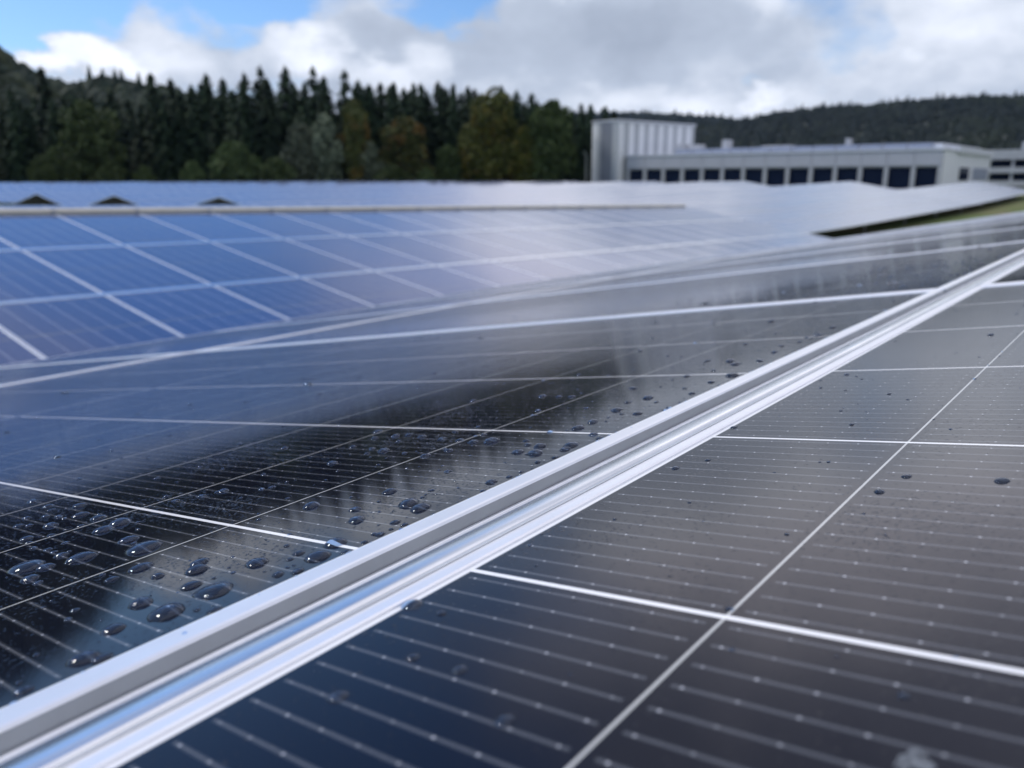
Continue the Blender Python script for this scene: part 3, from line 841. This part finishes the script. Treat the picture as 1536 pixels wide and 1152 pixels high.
while a < 78:
    for row in (0, 1, 2):
        aa = a + q.uniform(-.5, .5)
        if row == 0 and 32 < aa < 33.5: continue
        lim = lerp_tab([(32, 3.9), (36, 4.9), (44, 5.95), (56, 6.35), (60, 5.8), (63, 4.9), (72, 4.9), (80, 5)], aa)
        plant("spruce", SP[q.randrange(3)], aa, (188, 206, 222)[row] + q.uniform(-5, 5), lim * q.uniform(0.85, 1.03), 24.0,
              "dark green spruce packed inside the forest edge below the skyline", "spruce", "spruces inside the forest edge", q.uniform(0, 6.28), 1.05)
    a += 0.92
BR = {'w': (broad_meshes(31, M_willow, 12, 3.6, 13, True), 12), 'o': (broad_meshes(32, M_olive, 17, 6.5, 18), 17), 'y': (broad_meshes(33, M_yellow, 19, 7.2, 22), 19),
      'g': (broad_meshes(34, M_leaf, 18, 6.5, 18), 18), 'b': (broad_meshes(35, M_leaf, 7, 4.6, 11, low=0.2), 7)}
BL = [(51.92, 4.04, 2.74, 'w', "tall grey-green willow, the taller of the pale pair before the spruces"), (53.55, 3.6, 2.5, 'w', "rounded grey-green willow, the left one of the pale pair before the spruces"),
      (49.02, 2.36, 2.33, 'w', "small pointed pale willow leaning right of the tall grey-green willow"), (46.6, 4.15, 4.3, 'o', "olive green tree with orange leaves at its top, left of the big yellowing tree"),
      (40.49, 6.0, 5.3, 'y', "big broad tree turning yellow, the widest crown in the forest edge"), (36.6, 5.45, 4.4, 'g', "large dull green tree between the yellowing tree and the grey tower"),
      (49.9, 5.2, 2.8, 'o', "olive crown rising behind the small pointed willow"), (57.98, 2.29, 3.45, 'b', "broad mid green bush left of the grey-green willows"), (55.33, 1.34, 2.66, 'b', "low round bush at the foot of the rounded willow"),
      (60.33, 1.1, 1.67, 'b', "small round bush left of the broad mid green bush"), (65.41, 0.75, 2.52, 'b', "flat wide bush at the forest foot above the leftmost dark gables"), (63.32, 0.8, 1.6, 'b', "low bush right of the flat wide bush"),
      (68.86, 1.36, 1.82, 'b', "dim bush at the left end of the forest foot"), (45.15, 0.7, 1.9, 'b', "small bush at the foot of the olive and orange tree"), (47.65, 0.85, 2.82, 'b', "small rounded bush right of the pointed willow"),
      (66.35, 4.9, 4.6, 'g', "dark green broad tree among the spruces at left"), (43.6, 2.4, 2.6, 'g', "dark low tree between the orange topped tree and the yellowing tree"), (38.3, 3.6, 2.8, 'y', "smaller yellowish tree at the right foot of the big yellowing tree")]
for a, e_, wd, k, lab in BL:
    me, H0 = BR[k]
    d = 178 if k != 'b' else 172
    Hn = math.tan(R(e_)) * d + 2.4
    wide = (d * math.radians(wd)) / (Hn / H0 * {'w': 7.4, 'o': 13, 'y': 15, 'g': 13, 'b': 9.6}[k])
    plant("bush" if k == 'b' else "broadleaf_tree", me, a, d, e_, H0 * 0.97, lab, "bush" if k == 'b' else "tree", None, q.uniform(0, 6.28), wide)

# ------------------------------------------------------------------ buildings
M_panL = simple("light_cladding", (0.74, 0.77, 0.80), 0.5, scale=0.4, var=0.06)
M_panD = simple("grey_cladding", (0.42, 0.45, 0.48), 0.5, scale=0.4, var=0.06)
M_panB = simple("slate_cladding", (0.20, 0.22, 0.26), 0.5, scale=0.4, var=0.06)
M_conc = simple("pale_concrete", (0.40, 0.42, 0.45), 0.8, scale=0.6)
M_fasc = simple("fascia_panel", (0.40, 0.42, 0.47), 0.55, scale=0.5, var=0.05)
M_white = simple("white_metal", (0.60, 0.63, 0.68), 0.4, scale=0.5, var=0.04)
M_roofg = simple("roof_glazing", (0.27, 0.31, 0.40), 0.5, scale=0.5, var=0.1)
M_win, g, b = mat("window_glass")
b.inputs['Base Color'].default_value = (0.008, 0.014, 0.034, 1); b.inputs['Roughness'].default_value = 0.1; b.inputs['Specular IOR Level'].default_value = 0.03

# tall clad block: corner nearest the camera, front face 7 m, long side 26 m
cx_, cy_ = polar(32.0, 175)
e = empty("clad_tower", (cx_, cy_, -2.2)); e.rotation_euler = (0, 0, R(-10))
tag(e, "tall grey block clad in light and dark vertical metal strips beside the forest", "building")
HT = 13.9
m_ = MB(); m_.box(0, 26, 0, 7.2, 0, HT); m_.build("wall", M_panD, e)
m_ = MB()
x = 0.0; i = 0
while x < 25.9:
    w = 1.75 if i % 2 == 0 else 1.5
    if i % 2 == 0: m_.box(x + 0.02, min(26, x + w), -0.18, -0.003, 0, HT - 0.3, 0)
    x += w; i += 1
for y0, y1, mi in ((0.05, 1.3, 1), (1.35, 4.6, 2), (4.65, 5.6, 1), (5.65, 7.15, 0)): m_.box(-0.16, -0.003, y0, y1, 0, HT - 0.3, mi)
m_.build("cladding", [M_panL, M_panD, M_panB], e)
m_ = MB(); m_.box(-0.25, 26.2, -0.25, 7.4, HT, HT + 0.35); m_.build("roof_edge", M_white, e)

# long low hall
XB = 150.0
Y_0, Y_1 = 91.2, 31.0
N = 14; BW = (Y_0 - Y_1) / N
e = empty("low_hall", (XB, (Y_0 + Y_1) / 2, -2.2))
tag(e, "long low grey hall with a row of dark square windows and pale roof", "building")
oy = (Y_0 + Y_1) / 2; h2_ = (Y_0 - Y_1) / 2
def lz(z): return z + 2.2 - 0.85 * (z > 1)
m_ = MB(); m_.box(0.6, 43, -h2_, h2_, 0, lz(5.45)); m_.build("wall", M_panL, e)
m_ = MB()
for i in range(N): m_.box(0.0, 0.597, -h2_ + i * BW + 0.04, -h2_ + (i + 1) * BW - 0.04, lz(3.0), lz(5.45), 0)
m_.build("fascia", M_fasc, e)
m_ = MB(); m_.box(-0.15, 43.2, -h2_ - 0.2, h2_ + 0.2, lz(5.453), lz(5.75)); m_.build("roof_edge", M_white, e)
for i in range(N + 1):
    m_ = MB(); y = -h2_ + i * BW
    w = 0.35 if 0 < i < N else 0.6
    m_.box(0.05, 0.597, max(-h2_, y - w), min(h2_, y + w), 0, lz(2.997)); m_.build("pier", M_conc, e)
for i in range(N):
    y = -h2_ + (i + 0.5) * BW
    m_ = MB()
    y0, y1 = y - BW / 2 + 0.36, y + BW / 2 - 0.36
    m_.box(0.42, 0.597, y0, y1, lz(-1.7), lz(2.75), 0)
    pane = m_
    f = MB(); f.box(0.38, 0.597, y0, y1, lz(2.753), lz(2.99))
    w = f.build("window", M_fasc, e)
    f = MB(); f.box(0.38, 0.597, y0, y1, lz(-2.1), lz(-1.703)); f.build("sill", M_fasc, w)
    pane.build("pane", M_win, w)
# set-back roof storey and plant on the roof
m_ = MB(); m_.box(6, 40, -h2_ + 1.5, h2_ - 10, lz(5.753), lz(6.75)); m_.build("roof_storey", M_white, e)
m_ = MB(); 
for i in range(12):
    y = -h2_ + 3 + i * 4.1
    m_.box(5.6, 5.997, y, y + 3.8, lz(5.9), lz(6.85))
m_.build("roof_light", M_roofg, e)
for (y, w, z1, x) in ((22.0, 1.6, 8.0, 8), (19.0, 2.0, 7.9, 9), (13.0, 1.2, 8.7, 10), (-12.0, .5, 8.1, 8), (3.0, 6.0, 7.35, 12)):
    m_ = MB(); m_.box(x, x + 2.5, y - w / 2, y + w / 2, lz(6.753), lz(z1)); m_.build("roof_vent", M_conc, e)
# end wall facing right
m_ = MB(); m_.box(14, 22, -h2_ - 0.12, -h2_ - 0.003, lz(-0.3), lz(2.8)); m_.build("window", M_win, e)
m_ = MB(); m_.box(26, 41, -h2_ - 0.12, -h2_ - 0.003, lz(-0.3), lz(2.8)); m_.build("window", M_roofg, e)
m_ = MB(); m_.box(10, 42, -h2_ - 0.5, -h2_ - 0.203, lz(5.2), lz(6.3)); m_.build("parapet", M_white, e)

# open deck building at the right edge
x, y = polar(9.0, 215)
e = empty("parking_deck", (x, y, -2.2))
tag(e, "open grey deck building with dark storeys at the right edge behind the hall", "building")
for i in range(3):
    m_ = MB(); m_.box(0, 30, -30, 1.5, 0.5 + 2.9 * i, 1.7 + 2.9 * i + (0.9 if i == 2 else 0)); m_.build("floor_slab", M_conc, e)
m_ = MB(); m_.box(2, 28, -29, 0.5, 0.0, 6.29); m_.build("dark_core", M_win, e)
for i in range(7):
    m_ = MB(); y = -29.5 + 5.1 * i
    for z0, z1 in ((1.703, 3.397), (4.603, 6.297)): m_.box(0.3, 0.8, y, y + 0.5, z0, z1)
    m_.build("column", M_conc, e)
m_ = MB(); m_.box(4, 12, -9, -4.5, 8.403, 10.2); m_.build("stair_head", M_conc, e)

# slim pole before the tower
x, y = polar(34.1, 168)
e = empty("lamp_post", (x, y, -2.2)); tag(e, "slim grey lamp post left of the tall clad block", "lamp post")
m_ = MB(); m_.tube((0, 0, 0), (0, 0, 7.2), 0.11, 0.06); m_.build("pole", M_steel, e)
m_ = MB(); m_.tube((0, 0, 7.15), (-0.9, -0.3, 7.35), 0.05, 0.04); m_.box(-1.35, -0.85, -0.45, -0.2, 7.3, 7.42); m_.build("lamp_head", M_steel, e)

# ------------------------------------------------------------------ air
m, g, b = mat("hazy_air")
m.node_tree.nodes.clear(); g = NG(m.node_tree)
pv = g.node('ShaderNodeVolumePrincipled'); ou = g.node('ShaderNodeOutputMaterial')
pv.inputs['Color'].default_value = (0.45, 0.66, 1.0, 1); pv.inputs['Density'].default_value = 0.00003; pv.inputs['Anisotropy'].default_value = 0.2
m.node_tree.links.new(pv.outputs[0], ou.inputs['Volume'])
m_ = MB(); m_.box(-2700, 2700, -2700, 2700, -12, 190)
tag(m_.build("haze", m), "thin pale haze over the whole valley", "haze", kind='stuff')
